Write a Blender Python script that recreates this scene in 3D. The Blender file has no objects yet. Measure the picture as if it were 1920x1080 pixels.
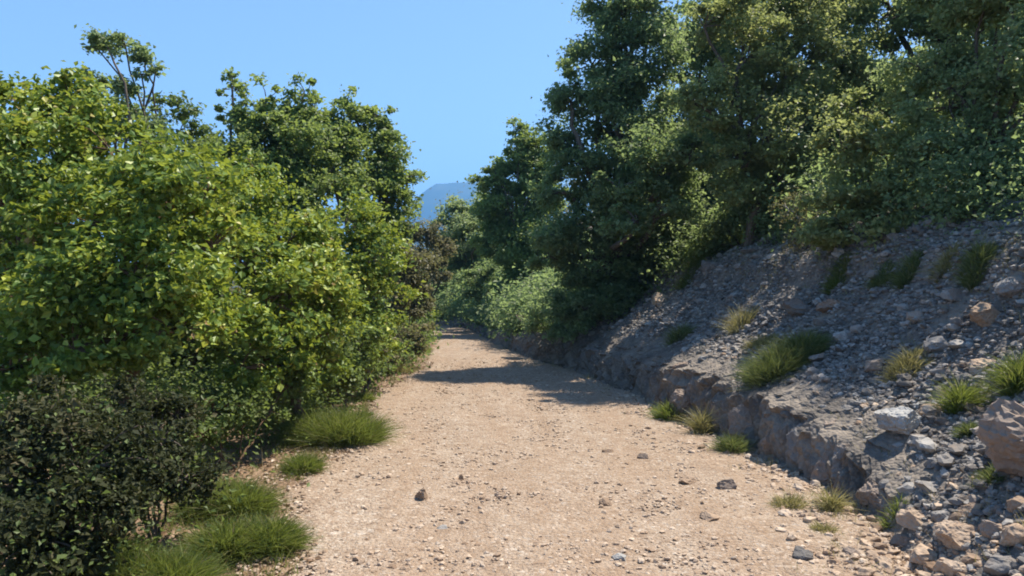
import bpy, math
import numpy as np
from mathutils import Vector

# ------------------------------------------------------------------ camera, sky, sun, exposure
scene = bpy.context.scene
COL = scene.collection
F = 1397.0            # focal length in pixels of a 1920 wide frame
HZ = 540.0            # row of the eye-level line
EYE = 1.6
cam_data = bpy.data.cameras.new("camera")
cam_data.sensor_width = 36.0
cam_data.lens = 36.0 * F / 1920.0
cam_data.clip_start = 0.05
cam_data.clip_end = 20000
cam = bpy.data.objects.new("camera", cam_data)
cam.location = (0, 0, EYE)
cam.rotation_euler = (math.radians(90), 0, 0)
COL.objects.link(cam)
scene.camera = cam

SUN_AZ, SUN_EL = math.radians(57), math.radians(63)
S = Vector((math.sin(SUN_AZ) * math.cos(SUN_EL), math.cos(SUN_AZ) * math.cos(SUN_EL), math.sin(SUN_EL)))
world = bpy.data.worlds.new("World")
scene.world = world
world.use_nodes = True
wn = world.node_tree.nodes
sky = wn.new("ShaderNodeTexSky")
sky.sky_type = 'NISHITA'
sky.sun_disc = False
sky.sun_elevation = SUN_EL
sky.sun_rotation = SUN_AZ
sky.altitude = 300
sky.air_density = 1.0
sky.dust_density = 0.2
sky.ozone_density = 3.0
wn["Background"].inputs["Strength"].default_value = 0.112
world.node_tree.links.new(sky.outputs[0], wn["Background"].inputs["Color"])
sun_data = bpy.data.lights.new("sun", 'SUN')
sun_data.energy = 5.0
sun_data.angle = math.radians(0.53)
sun_data.color = (1.0, 0.92, 0.79)
sun = bpy.data.objects.new("sun", sun_data)
sun.rotation_euler = (-S).to_track_quat('-Z', 'Y').to_euler()
sun.location = (20, 15, 30)
COL.objects.link(sun)
scene.view_settings.view_transform = 'Standard'
scene.view_settings.look = 'None'
scene.view_settings.gamma = 1
scene.view_settings.exposure = 1.14
try:
    scene.cycles.max_bounces = 6
    scene.cycles.diffuse_bounces = 3
    scene.cycles.glossy_bounces = 2
    scene.cycles.transmission_bounces = 4
    scene.cycles.volume_bounces = 0
    scene.cycles.filter_width = 1.9
except Exception:
    pass

# ------------------------------------------------------------------ numeric helpers
RNG = np.random.default_rng(7)
_perm = np.random.default_rng(3).permutation(256)
_perm = np.concatenate([_perm, _perm, _perm])
_g = np.random.default_rng(5).normal(size=(256, 3))
_g /= np.linalg.norm(_g, axis=1)[:, None]

def noise3(p):
    """gradient noise, p (n,3) -> about -1..1"""
    p = np.asarray(p, float)
    i = np.floor(p).astype(int)
    f = p - i
    u = f * f * f * (f * (f * 6 - 15) + 10)
    out = 0
    for dx in (0, 1):
        for dy in (0, 1):
            for dz in (0, 1):
                h = _perm[_perm[_perm[(i[:, 0] + dx) & 255] + ((i[:, 1] + dy) & 255)] + ((i[:, 2] + dz) & 255)]
                gr = _g[h]
                dot = (gr * (f - np.array([dx, dy, dz]))).sum(1)
                w = (u[:, 0] if dx else 1 - u[:, 0]) * (u[:, 1] if dy else 1 - u[:, 1]) * (u[:, 2] if dz else 1 - u[:, 2])
                out = out + w * dot
    return out * 1.5

def fbm(p, oct=4, ridge=False):
    a, s, t = 1.0, 0.0, 0.0
    p = np.asarray(p, float)
    for k in range(oct):
        n = noise3(p + 17.3 * k)
        s = s + a * ((1 - 2 * np.abs(n)) if ridge else n)
        t += a
        a *= 0.5
        p = p * 2.03
    return s / t

def n2(x, y, sc, oct=3, seed=0.0, ridge=False):
    x = np.asarray(x, float).ravel(); y = np.asarray(y, float).ravel()
    return fbm(np.stack([x * sc, y * sc, np.full_like(x, seed)], 1), oct, ridge)

def sstep(a, b, x):
    t = np.clip((np.asarray(x, float) - a) / (b - a), 0, 1)
    return t * t * (3 - 2 * t)

def unit(v):
    return v / (np.linalg.norm(v, axis=-1, keepdims=True) + 1e-9)

# ------------------------------------------------------------------ object helpers
def new_mesh(name, V, tris=None, quads=None, mat=None, tint=None, smooth=False):
    V = np.asarray(V, np.float32)
    parts, starts, n = [], [], 0
    if quads is not None and len(quads):
        q = np.asarray(quads, np.int32); parts.append(q.ravel()); starts.append(np.arange(len(q)) * 4); n = len(q) * 4
    if tris is not None and len(tris):
        t = np.asarray(tris, np.int32); parts.append(t.ravel()); starts.append(n + np.arange(len(t)) * 3)
    loops = np.concatenate(parts).astype(np.int32); st = np.concatenate(starts).astype(np.int32)
    me = bpy.data.meshes.new(name)
    me.vertices.add(len(V)); me.vertices.foreach_set("co", V.ravel())
    me.loops.add(len(loops)); me.loops.foreach_set("vertex_index", loops)
    me.polygons.add(len(st)); me.polygons.foreach_set("loop_start", st)
    me.update(calc_edges=True)
    if tint is not None:
        a = me.attributes.new("tint", 'FLOAT', 'POINT')
        a.data.foreach_set("value", np.asarray(tint, np.float32))
    me.polygons.foreach_set("use_smooth", np.full(len(st), bool(smooth)))
    if mat: me.materials.append(mat)
    me.validate()
    return me

def link(name, me, parent=None, loc=None):
    o = bpy.data.objects.new(name, me)
    COL.objects.link(o)
    if parent is not None: o.parent = parent
    if loc is not None: o.location = loc
    return o

def tag(o, label, cat, group=None):
    o["label"] = label; o["category"] = cat
    if group: o["group"] = group
    return o

def empty(name, loc, label, cat, group=None):
    o = link(name, None, loc=loc)
    o.empty_display_size = 0.2
    return tag(o, label, cat, group)

# ------------------------------------------------------------------ materials
def mat_new(name):
    m = bpy.data.materials.new(name); m.use_nodes = True
    nt = m.node_tree; nt.nodes.clear()
    out = nt.nodes.new("ShaderNodeOutputMaterial")
    return m, nt, out

def ramp(nt, stops, src=None, interp='LINEAR'):
    r = nt.nodes.new("ShaderNodeValToRGB")
    r.color_ramp.interpolation = interp
    e = r.color_ramp.elements
    while len(e) < len(stops): e.new(0.5)
    for k, (p, c) in enumerate(stops):
        e[k].position = p; e[k].color = (*c, 1)
    if src is not None: nt.links.new(src, r.inputs[0])
    return r.outputs[0]

def leaf_mat(name, stops, trans=(0.3, 0.4, 0.05), tfac=0.4, rough=0.45, spec=0.4):
    m, nt, out = mat_new(name)
    at = nt.nodes.new("ShaderNodeAttribute"); at.attribute_name = "tint"
    c = ramp(nt, stops, at.outputs["Fac"])
    p = nt.nodes.new("ShaderNodeBsdfPrincipled")
    p.inputs["Roughness"].default_value = rough
    p.inputs["Specular IOR Level"].default_value = spec
    nt.links.new(c, p.inputs["Base Color"])
    t = nt.nodes.new("ShaderNodeBsdfTranslucent")
    mx = nt.nodes.new("ShaderNodeMix"); mx.data_type = 'RGBA'; mx.blend_type = 'MIX'
    mx.inputs[0].default_value = 0.6
    nt.links.new(c, mx.inputs[6]); mx.inputs[7].default_value = (*trans, 1)
    nt.links.new(mx.outputs[2], t.inputs["Color"])
    ms = nt.nodes.new("ShaderNodeMixShader"); ms.inputs[0].default_value = tfac
    nt.links.new(p.outputs[0], ms.inputs[1]); nt.links.new(t.outputs[0], ms.inputs[2])
    nt.links.new(ms.outputs[0], out.inputs[0])
    return m

def coords(nt, scale=1.0):
    g = nt.nodes.new("ShaderNodeNewGeometry")
    return g.outputs["Position"]

def tex_noise(nt, vec, scale, detail=4, rough=0.6):
    n = nt.nodes.new("ShaderNodeTexNoise")
    n.inputs["Scale"].default_value = scale; n.inputs["Detail"].default_value = detail
    n.inputs["Roughness"].default_value = rough
    nt.links.new(vec, n.inputs["Vector"])
    return n.outputs["Fac"]

def mixc(nt, fac, a, b, blend='MIX'):
    mx = nt.nodes.new("ShaderNodeMix"); mx.data_type = 'RGBA'; mx.blend_type = blend
    if isinstance(fac, (int, float)): mx.inputs[0].default_value = fac
    else: nt.links.new(fac, mx.inputs[0])
    for k, v in ((6, a), (7, b)):
        if isinstance(v, tuple): mx.inputs[k].default_value = (*v, 1)
        else: nt.links.new(v, mx.inputs[k])
    return mx.outputs[2]

def math_node(nt, op, a, b=0.0):
    n = nt.nodes.new("ShaderNodeMath"); n.operation = op
    for k, v in ((0, a), (1, b)):
        if isinstance(v, (int, float)): n.inputs[k].default_value = v
        else: nt.links.new(v, n.inputs[k])
    return n.outputs[0]

def finish(nt, out, color, height=None, bump=0.3, dist=0.02, rough=0.95, spec=0.15):
    p = nt.nodes.new("ShaderNodeBsdfPrincipled")
    p.inputs["Roughness"].default_value = rough
    p.inputs["Specular IOR Level"].default_value = spec
    nt.links.new(color, p.inputs["Base Color"])
    if height is not None:
        b = nt.nodes.new("ShaderNodeBump"); b.inputs["Strength"].default_value = bump; b.inputs["Distance"].default_value = dist
        nt.links.new(height, b.inputs["Height"]); nt.links.new(b.outputs[0], p.inputs["Normal"])
    nt.links.new(p.outputs[0], out.inputs[0])

def voro(nt, vec, scale, feature='F1', rand=1.0):
    v = nt.nodes.new("ShaderNodeTexVoronoi"); v.feature = feature
    v.inputs["Scale"].default_value = scale; v.inputs["Randomness"].default_value = rand
    nt.links.new(vec, v.inputs["Vector"])
    return v

def sep_rand(nt, col):
    s = nt.nodes.new("ShaderNodeSeparateColor"); nt.links.new(col, s.inputs[0]); return s.outputs[0]

def gravel_mat():
    m, nt, out = mat_new("gravel")
    g = coords(nt)
    v0 = voro(nt, g, 17); v1 = voro(nt, g, 34); v2 = voro(nt, g, 85)
    tones = [(0.0, (0.135, 0.089, 0.060)), (0.18, (0.234, 0.172, 0.124)), (0.5, (0.306, 0.232, 0.170)), (0.8, (0.360, 0.287, 0.219)), (0.93, (0.423, 0.362, 0.296)), (1.0, (0.522, 0.467, 0.404))]
    c0 = ramp(nt, tones, sep_rand(nt, v0.outputs["Color"]))
    c1 = ramp(nt, tones, sep_rand(nt, v1.outputs["Color"]))
    c2 = ramp(nt, tones, sep_rand(nt, v2.outputs["Color"]))
    pick = tex_noise(nt, g, 11.0, 3, 0.6)
    c = mixc(nt, ramp(nt, [(0.44, (0.15,) * 3), (0.56, (0.85,) * 3)], pick), c2, c1)
    c = mixc(nt, ramp(nt, [(0.60, (0, 0, 0)), (0.66, (0.75,) * 3)], tex_noise(nt, g, 8.0, 3, 0.6)), c, c0)
    c = mixc(nt, 0.14, c, (0.302, 0.225, 0.163))
    mp = nt.nodes.new("ShaderNodeMapping"); mp.inputs["Scale"].default_value = (1.3, 0.22, 1.0); nt.links.new(g, mp.inputs[0])
    band = tex_noise(nt, mp.outputs[0], 1.6, 4, 0.6)
    c = mixc(nt, ramp(nt, [(0.40, (0.5,) * 3), (0.62, (0, 0, 0))], band), c, (0.257, 0.172, 0.111))
    mid = tex_noise(nt, g, 5.0, 5, 0.7)
    c = mixc(nt, ramp(nt, [(0.52, (0, 0, 0)), (0.72, (0.6,) * 3)], mid), c, (0.189, 0.128, 0.086))
    c = mixc(nt, ramp(nt, [(0.30, (0.5,) * 3), (0.46, (0, 0, 0))], mid), c, (0.405, 0.330, 0.258))
    h = math_node(nt, 'ADD', math_node(nt, 'MULTIPLY', v1.outputs["Distance"], -1.0), math_node(nt, 'MULTIPLY', v2.outputs["Distance"], -0.5))
    finish(nt, out, c, h, 0.9, 0.016)
    return m

def soil_mat(name, a, b, c_, sc=3.0):
    m, nt, out = mat_new(name)
    g = coords(nt)
    n = tex_noise(nt, g, sc, 6, 0.7)
    col = ramp(nt, [(0.3, a), (0.5, b), (0.7, c_)], n)
    v = voro(nt, g, 30)
    col = mixc(nt, ramp(nt, [(0.0, (0.0, 0.0, 0.0)), (0.75, (0.0, 0.0, 0.0)), (1.0, (0.6, 0.6, 0.6))], sep_rand(nt, v.outputs["Color"])), col, c_)
    h = math_node(nt, 'ADD', n, math_node(nt, 'MULTIPLY', v.outputs["Distance"], -0.6))
    finish(nt, out, col, h, 0.8, 0.03)
    return m

def rock_mat(name, stops, stain=(0.30, 0.18, 0.10), stain_amt=0.5):
    m, nt, out = mat_new(name)
    at = nt.nodes.new("ShaderNodeAttribute"); at.attribute_name = "tint"
    g = coords(nt)
    n = tex_noise(nt, g, 9.0, 6, 0.7)
    f = math_node(nt, 'ADD', math_node(nt, 'MULTIPLY', at.outputs["Fac"], 0.65), math_node(nt, 'MULTIPLY', n, 0.4))
    col = ramp(nt, stops, f)
    n2_ = tex_noise(nt, g, 4.0, 5, 0.65)
    col = mixc(nt, ramp(nt, [(0.52, (0, 0, 0)), (0.68, (stain_amt,) * 3)], n2_), col, stain)
    n3_ = tex_noise(nt, g, 45.0, 3, 0.6)
    col = mixc(nt, ramp(nt, [(0.55, (0, 0, 0)), (0.7, (0.4, 0.4, 0.4))], n3_), col, (0.12, 0.11, 0.10))
    finish(nt, out, col, math_node(nt, 'ADD', n, math_node(nt, 'MULTIPLY', n3_, 0.3)), 0.6, 0.02)
    return m

def bark_mat(name, a, b):
    m, nt, out = mat_new(name)
    g = coords(nt)
    mp = nt.nodes.new("ShaderNodeMapping"); mp.inputs["Scale"].default_value = (1, 1, 0.2)
    nt.links.new(g, mp.inputs[0])
    n = tex_noise(nt, mp.outputs[0], 30, 5, 0.7)
    finish(nt, out, ramp(nt, [(0.3, a), (0.7, b)], n), n, 0.8, 0.01)
    return m

M_GRAVEL = gravel_mat()
M_GROUND = soil_mat("leaf_litter_soil", (0.10, 0.065, 0.04), (0.19, 0.125, 0.08), (0.33, 0.24, 0.165))
M_FAR = soil_mat("scrub_ground", (0.05, 0.06, 0.03), (0.08, 0.09, 0.045), (0.14, 0.12, 0.07), 0.05)
M_BANK = soil_mat("bank_earth", (0.08, 0.071, 0.063), (0.145, 0.126, 0.108), (0.27, 0.225, 0.18), 2.2)
M_MOUNT = soil_mat("wooded_mountain", (0.035, 0.05, 0.04), (0.055, 0.075, 0.055), (0.11, 0.115, 0.09), 0.012)
GREY = [(0.15, (0.075, 0.068, 0.062)), (0.45, (0.155, 0.142, 0.13)), (0.7, (0.25, 0.23, 0.21)), (0.95, (0.42, 0.395, 0.36))]
TAN = [(0.15, (0.16, 0.105, 0.07)), (0.45, (0.30, 0.215, 0.15)), (0.7, (0.42, 0.32, 0.235)), (0.95, (0.55, 0.45, 0.35))]
M_ROCK = rock_mat("grey_limestone", GREY, (0.22, 0.15, 0.10), 0.55)
M_TAN = rock_mat("tan_limestone", TAN, stain_amt=0.5)
M_PALE = rock_mat("pale_limestone", [(0.1, (0.18, 0.172, 0.162)), (0.5, (0.30, 0.288, 0.268)), (0.9, (0.45, 0.435, 0.405))], (0.2, 0.14, 0.10), 0.4)
M_BROWN = rock_mat("brown_ledge_rock", [(0.15, (0.10, 0.075, 0.06)), (0.5, (0.22, 0.17, 0.135)), (0.9, (0.36, 0.29, 0.235))], stain_amt=0.4)
M_BARK = bark_mat("grey_bark", (0.07, 0.055, 0.04), (0.19, 0.155, 0.125))
M_BARKD = bark_mat("brown_bark", (0.08, 0.05, 0.03), (0.20, 0.13, 0.08))
M_DEAD = bark_mat("bleached_wood", (0.20, 0.175, 0.15), (0.38, 0.35, 0.31))

L_BRIGHT = leaf_mat("bright_leaf", [(0.0, (0.042, 0.089, 0.021)), (0.35, (0.095, 0.163, 0.030)), (0.65, (0.211, 0.299, 0.052)), (0.88, (0.454, 0.504, 0.104)), (0.97, (0.422, 0.357, 0.104)), (1.0, (0.317, 0.210, 0.104))], (0.475, 0.525, 0.052), 0.34, 0.45, 0.28)
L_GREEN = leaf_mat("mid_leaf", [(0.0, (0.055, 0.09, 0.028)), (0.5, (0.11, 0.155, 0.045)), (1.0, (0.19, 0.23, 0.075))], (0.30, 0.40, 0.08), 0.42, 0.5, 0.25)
L_OAK_GLARE = leaf_mat("glare_lifted_oak_leaf", [(0.0, (0.074, 0.114, 0.055)), (0.5, (0.128, 0.174, 0.077)), (1.0, (0.242, 0.282, 0.138))], (0.430, 0.565, 0.187), 0.48, 0.5, 0.25)  # oak green lightened: glare over the right-hand trees put into leaf colour
L_SAGE_GLARE = leaf_mat("glare_paled_sage_leaf", [(0.0, (0.099, 0.145, 0.066)), (0.5, (0.171, 0.224, 0.099)), (1.0, (0.315, 0.355, 0.176))], (0.499, 0.600, 0.209), 0.48, 0.5, 0.25)  # paler grey-green with the milky glare veil painted into it
G_DARK = leaf_mat("dark_blade", [(0.0, (0.047, 0.072, 0.026)), (0.5, (0.095, 0.131, 0.039)), (0.85, (0.176, 0.203, 0.065)), (1.0, (0.338, 0.290, 0.130))], (0.243, 0.290, 0.078), 0.35, 0.6, 0.2)
L_LIGHT = leaf_mat("light_green_leaf", [(0.0, (0.07, 0.12, 0.035)), (0.5, (0.145, 0.205, 0.06)), (1.0, (0.27, 0.32, 0.11))], (0.40, 0.50, 0.10), 0.46, 0.5, 0.25)
L_PALE = leaf_mat("pale_leaf", [(0.0, (0.10, 0.135, 0.055)), (0.5, (0.185, 0.22, 0.085)), (1.0, (0.30, 0.31, 0.13))], (0.50, 0.55, 0.17), 0.48, 0.5, 0.25)
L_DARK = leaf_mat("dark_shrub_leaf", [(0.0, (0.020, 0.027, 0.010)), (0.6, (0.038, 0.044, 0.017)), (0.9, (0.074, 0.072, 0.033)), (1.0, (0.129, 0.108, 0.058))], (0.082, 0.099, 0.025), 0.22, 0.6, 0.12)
L_BROWN = leaf_mat("brownish_leaf", [(0.0, (0.075, 0.08, 0.04)), (0.5, (0.14, 0.135, 0.065)), (1.0, (0.25, 0.205, 0.11))], (0.30, 0.29, 0.10), 0.38, 0.5, 0.25)
G_GREEN = leaf_mat("green_blade", [(0.0, (0.053, 0.085, 0.019)), (0.5, (0.097, 0.136, 0.029)), (0.88, (0.167, 0.196, 0.051)), (0.94, (0.264, 0.221, 0.093)), (1.0, (0.334, 0.264, 0.145))], (0.299, 0.357, 0.060), 0.42, 0.5, 0.25)
G_YELL = leaf_mat("dry_blade", [(0.0, (0.12, 0.12, 0.04)), (0.5, (0.24, 0.22, 0.08)), (1.0, (0.40, 0.33, 0.16))], (0.42, 0.38, 0.14), 0.4)

# ------------------------------------------------------------------ terrain shape
YL = [-12, 0, 4.1, 5.9, 7.7, 11.2, 14.9, 22.3, 29, 32, 36, 50, 70]
XL = [-1.0, -1.1, -1.3, -1.9, -1.8, -2.15, -1.85, -2.35, -3.6, -5.6, -11, -26, -46]
YR = [-12, 0, 3.0, 4.1, 5.7, 7.2, 8.9, 11.2, 14, 17, 22, 29, 32, 36, 50, 70]
XR = [1.9, 1.95, 2.1, 2.35, 2.62, 2.5, 2.2, 1.95, 1.4, 0.55, -0.45, -1.5, -3.2, -8, -22, -42]
def xl(y): return np.interp(y, YL, XL)
def xr(y): return np.interp(y, YR, XR)

def ground_z(x, y):
    x = np.asarray(x, float).ravel(); y = np.asarray(y, float).ravel()
    z = 0.035 * n2(x, y, 0.8, 3, 1.0)
    dl = xl(y) - x
    z = z + np.where(dl > 0, -0.10 * sstep(0.2, 2.5, dl) + 0.06 * n2(x, y, 2.0, 3, 4.0) * sstep(0, .5, dl), 0)
    # the land falls away left of the trail and far beyond it
    z = z - 3.0 * sstep(6, 40, dl) - 25 * sstep(60, 600, np.hypot(x, y))
    return z

def bank_z(x, y):
    x = np.asarray(x, float).ravel(); y = np.asarray(y, float).ravel()
    wob = 0.22 * n2(x * 0, y, 0.9, 3, 9.0) + 0.10 * n2(x * 0, y, 4.0, 2, 12.0)
    u = x - xr(y) - wob
    fade = 1 - sstep(34, 58, y)
    hf = np.interp(y, [-12, 1.5, 3.2, 4.5, 5.6, 7.0, 9, 11, 14, 18, 24, 40], [0.06, 0.06, 0.06, 0.12, 0.34, 0.50, 0.56, 0.45, 0.40, 0.35, 0.25, 0.1])
    sl = np.interp(y, [-12, 3, 5, 8, 13, 18, 24, 40], [0.5, 0.55, 0.66, 0.70, 0.74, 0.62, 0.45, 0.3])
    up = np.maximum(u - 0.08, 0)
    z = hf * sstep(-0.05, 0.10, u)
    sh = np.interp(y, [4.5, 6.0, 10, 12.5], [0.0, 0.30, 0.30, 0.0])
    z = z + sl * np.minimum(up, 2.5) - sh * np.minimum(up, 0.65) + sh * 0.9 * np.clip(up - 0.9, 0, 0.7) + 0.42 * np.maximum(up - 2.5, 0) - 0.2 * np.maximum(up - 14, 0)
    t = u + 0.25 * n2(x, y, 0.8, 2, 31.0)
    z = z + 0.20 * sstep(1.55, 1.75, t) - 0.20 * sstep(1.9, 3.0, t)
    am = sstep(0.0, 0.6, u)
    z = z + am * (0.10 * n2(x, y, 1.1, 4, 21.0, True) + 0.045 * n2(x, y, 4.5, 3, 25.0, True))
    z = z - 0.6 * sstep(0.0, -0.5, u)
    return z * fade - 0.5 * (1 - fade)

def H(x, y):
    return float(max(ground_z([x], [y])[0], bank_z([x], [y])[0]))

def Hv(x, y):
    return np.maximum(ground_z(x, y), bank_z(x, y))

def at(px, d):
    """point at depth d whose bearing is that of column px"""
    return (px - 960.0) / F * d

def hit(px, py):
    """where the sight line through a point of the photograph meets the terrain"""
    d = np.linspace(2.0, 40, 4000)
    x = (px - 960) / F * d
    z = EYE + (HZ - py) / F * d
    below = np.nonzero(z < Hv(x, d))[0]
    k = below[0] if len(below) else -1
    return np.array([x[k], d[k], Hv([x[k]], [d[k]])[0]])

def grid(xs2, ys2, zs2):
    n, m = xs2.shape
    V = np.stack([xs2.ravel(), ys2.ravel(), zs2.ravel()], 1)
    i = np.arange(n * m).reshape(n, m)
    Q = np.stack([i[:-1, :-1].ravel(), i[:-1, 1:].ravel(), i[1:, 1:].ravel(), i[1:, :-1].ravel()], 1)
    return V, Q

def spaced(segs):
    return np.unique(np.round(np.concatenate([np.arange(a, b, s) for a, b, s in segs]), 4))

# ground: one sheet out to the horizon
xs = spaced([(-4300, -400, 300), (-400, -60, 25), (-60, -14, 3), (-14, 4, 0.12), (4, 40, 1.5), (40, 400, 25), (400, 4301, 300)])
ys = spaced([(-4300, -400, 300), (-400, -20, 25), (-20, 0, 2), (0, 16, 0.12), (16, 45, 0.5), (45, 100, 4), (100, 400, 25), (400, 4301, 300)])
X, Y = np.meshgrid(xs, ys)
V, Q = grid(X, Y, ground_z(X, Y).reshape(X.shape))
g_me = new_mesh("ground", V, quads=Q, mat=M_GROUND, smooth=True)
g_me.materials.append(M_FAR)
cen = np.stack([V[Q][:, :, 0].mean(1), V[Q][:, :, 1].mean(1)], 1)
g_me.polygons.foreach_set("material_index", (np.hypot(cen[:, 0], cen[:, 1]) > 60).astype(np.int32))
o = link("ground", g_me); o["kind"] = "structure"

# gravel path: a sheet whose rim dips into the soil
rows = spaced([(-10, 1.5, 0.4), (1.5, 7, 0.028), (7, 13, 0.05), (13, 22, 0.09), (22, 60, 0.3)])
ts = np.linspace(-0.09, 1.09, 150)
T, Y = np.meshgrid(ts, rows)
X = xl(Y) + (xr(Y) - xl(Y)) * T
X = X + 0.02 * n2(X, Y, 8, 2, 2).reshape(X.shape)
edge = np.minimum(T, 1 - T) * (xr(Y) - xl(Y))
wob = (0.16 * n2(X, Y, 1.6, 4, 51.0)).reshape(X.shape)
Z = ground_z(X, Y).reshape(X.shape) + 0.045 * sstep(-0.25, 0.3, edge + wob) - 0.035
Z += 0.010 * n2(X, Y, 7, 4, 55.0, True).reshape(X.shape) + 0.005 * n2(X, Y, 24, 2, 57.0).reshape(X.shape)
Z += 0.02 * n2(X, Y, 1.5, 2, 59.0).reshape(X.shape)
V, Q = grid(X, Y, Z)
o = link("gravel_path", new_mesh("gravel_path", V, quads=Q, mat=M_GRAVEL, smooth=True)); o["kind"] = "structure"

# rocky bank on the right
us = spaced([(-0.7, -0.2, 0.06), (-0.2, 0.6, 0.016), (0.5, 3.2, 0.045), (3.2, 9, 0.2), (9, 36, 1.2)])
rows = spaced([(-12, 2, 0.5), (2, 10, 0.045), (10, 18, 0.08), (18, 32, 0.25), (32, 60, 1.0)])
U, Y = np.meshgrid(us, rows)
X = xr(Y) + U
Z = bank_z(X, Y).reshape(X.shape)
# crumbling face: push in and out
P = np.stack([X.ravel(), Y.ravel(), Z.ravel()], 1)
am = (sstep(-0.3, 0.0, U) * (1 - sstep(0.12, 0.6, U)) * sstep(4.4, 6.0, Y)).ravel()
X = X - (am * (0.17 * fbm(P * np.array([1.5, 3.2, 6.0]), 4, True))).reshape(X.shape)
X = X - (am * 0.045 * fbm(P * np.array([5.0, 8.0, 14.0]), 3, True)).reshape(X.shape)
Z = Z + ((1 - sstep(4, 5, U)).ravel() * 0.02 * fbm(P * 9, 3, True)).reshape(X.shape)
V, Q = grid(X, Y, Z)
o = link("rocky_bank", new_mesh("rocky_bank", V, quads=Q, mat=M_BANK, smooth=False)); o["kind"] = "structure"

# far mountain
mx = np.linspace(-2600, 2600, 200); my = np.linspace(1700, 3900, 90)
X, Y = np.meshgrid(mx, my)
pk = 1.035 * np.interp(X / 2500 * F + 960, [-500, 300, 600, 700, 760, 795, 818, 850, 884, 905, 960, 1100, 1500, 2500],
               [60, 90, 120, 215, 270, 330, 362, 368, 370, 355, 335, 300, 200, 90])
Z = pk * (0.25 + 0.75 * np.exp(-((Y - 2500) / 420.0) ** 2)) * sstep(1700, 2300, Y) * (1 - sstep(2900, 3900, Y)) - 30
Z = Z + (sstep(1700, 2300, Y).ravel() * (24 * n2(X, Y, 1 / 260.0, 5, 71.0, True) - 8)).reshape(X.shape) * 0.6
V, Q = grid(X, Y, Z)
o = link("mountain", new_mesh("mountain", V, quads=Q, mat=M_MOUNT, smooth=True)); o["kind"] = "structure"

# ------------------------------------------------------------------ vegetation builders
def tubes(paths, sides=5):
    """paths: list of (points (k,3), radii (k,)) -> V, quads"""
    Vs, Qs, off = [], [], 0
    ang = np.linspace(0, 2 * math.pi, sides, endpoint=False)
    for pts, rad in paths:
        pts = np.asarray(pts, float); rad = np.asarray(rad, float)
        t = unit(np.gradient(pts, axis=0))
        ref = np.where(np.abs(t[:, 2:3]) > 0.9, np.array([[1.0, 0, 0]]), np.array([[0, 0, 1.0]]))
        a = unit(np.cross(t, ref)); b = np.cross(t, a)
        ring = pts[:, None, :] + rad[:, None, None] * (np.cos(ang)[None, :, None] * a[:, None, :] + np.sin(ang)[None, :, None] * b[:, None, :])
        k = len(pts)
        Vs.append(ring.reshape(-1, 3))
        i = np.arange(k * sides).reshape(k, sides) + off
        j = np.roll(i, -1, axis=1)
        Qs.append(np.stack([i[:-1].ravel(), j[:-1].ravel(), j[1:].ravel(), i[1:].ravel()], 1))
        off += k * sides
    return np.concatenate(Vs), np.concatenate(Qs)

def limb(rng, a, b, r0, r1, k=7, sag=0.08):
    a = np.asarray(a, float); b = np.asarray(b, float)
    s = np.linspace(0, 1, k)[:, None]
    L = np.linalg.norm(b - a)
    p = a + (b - a) * s
    w = rng.normal(size=(1, 3)) * sag * L
    p = p + w * np.sin(s * math.pi) + rng.normal(size=(k, 3)) * 0.02 * L * np.sin(s * math.pi)
    p[:, 2:3] += 0.10 * L * np.sin(s * math.pi)
    return p, r0 + (r1 - r0) * s[:, 0] ** 0.8

def leaf_mesh(rng, pos, outward, tint, L, W, up=0.55, droop=0.0):
    n = len(pos)
    nrm = unit(np.array([0, 0, up]) + 0.4 * outward + 0.6 * rng.normal(size=(n, 3)))
    ax = rng.normal(size=(n, 3)) + 0.5 * outward + np.array([0, 0, -droop])
    ax = unit(ax - nrm * (ax * nrm).sum(1, keepdims=True))
    b = np.cross(nrm, ax)
    sz = np.clip(np.exp(rng.normal(size=(n, 1)) * 0.32), 0.45, 1.7)
    l = L * sz; w = W * sz * rng.uniform(0.8, 1.2, size=(n, 1))
    f = nrm * w * rng.uniform(0.05, 0.3, size=(n, 1))
    v0 = pos - ax * l * 0.5
    v1 = pos + b * w * 0.5 + f - ax * l * 0.05
    v2 = pos + ax * l * 0.5 - nrm * l * 0.08
    v3 = pos - b * w * 0.5 + f - ax * l * 0.05
    V = np.stack([v0, v1, v2, v3], 1).reshape(-1, 3)
    i = np.arange(n) * 4
    T = np.concatenate([np.stack([i, i + 1, i + 2], 1), np.stack([i, i + 2, i + 3], 1)])
    return V, T, np.repeat(tint, 4)

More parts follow.
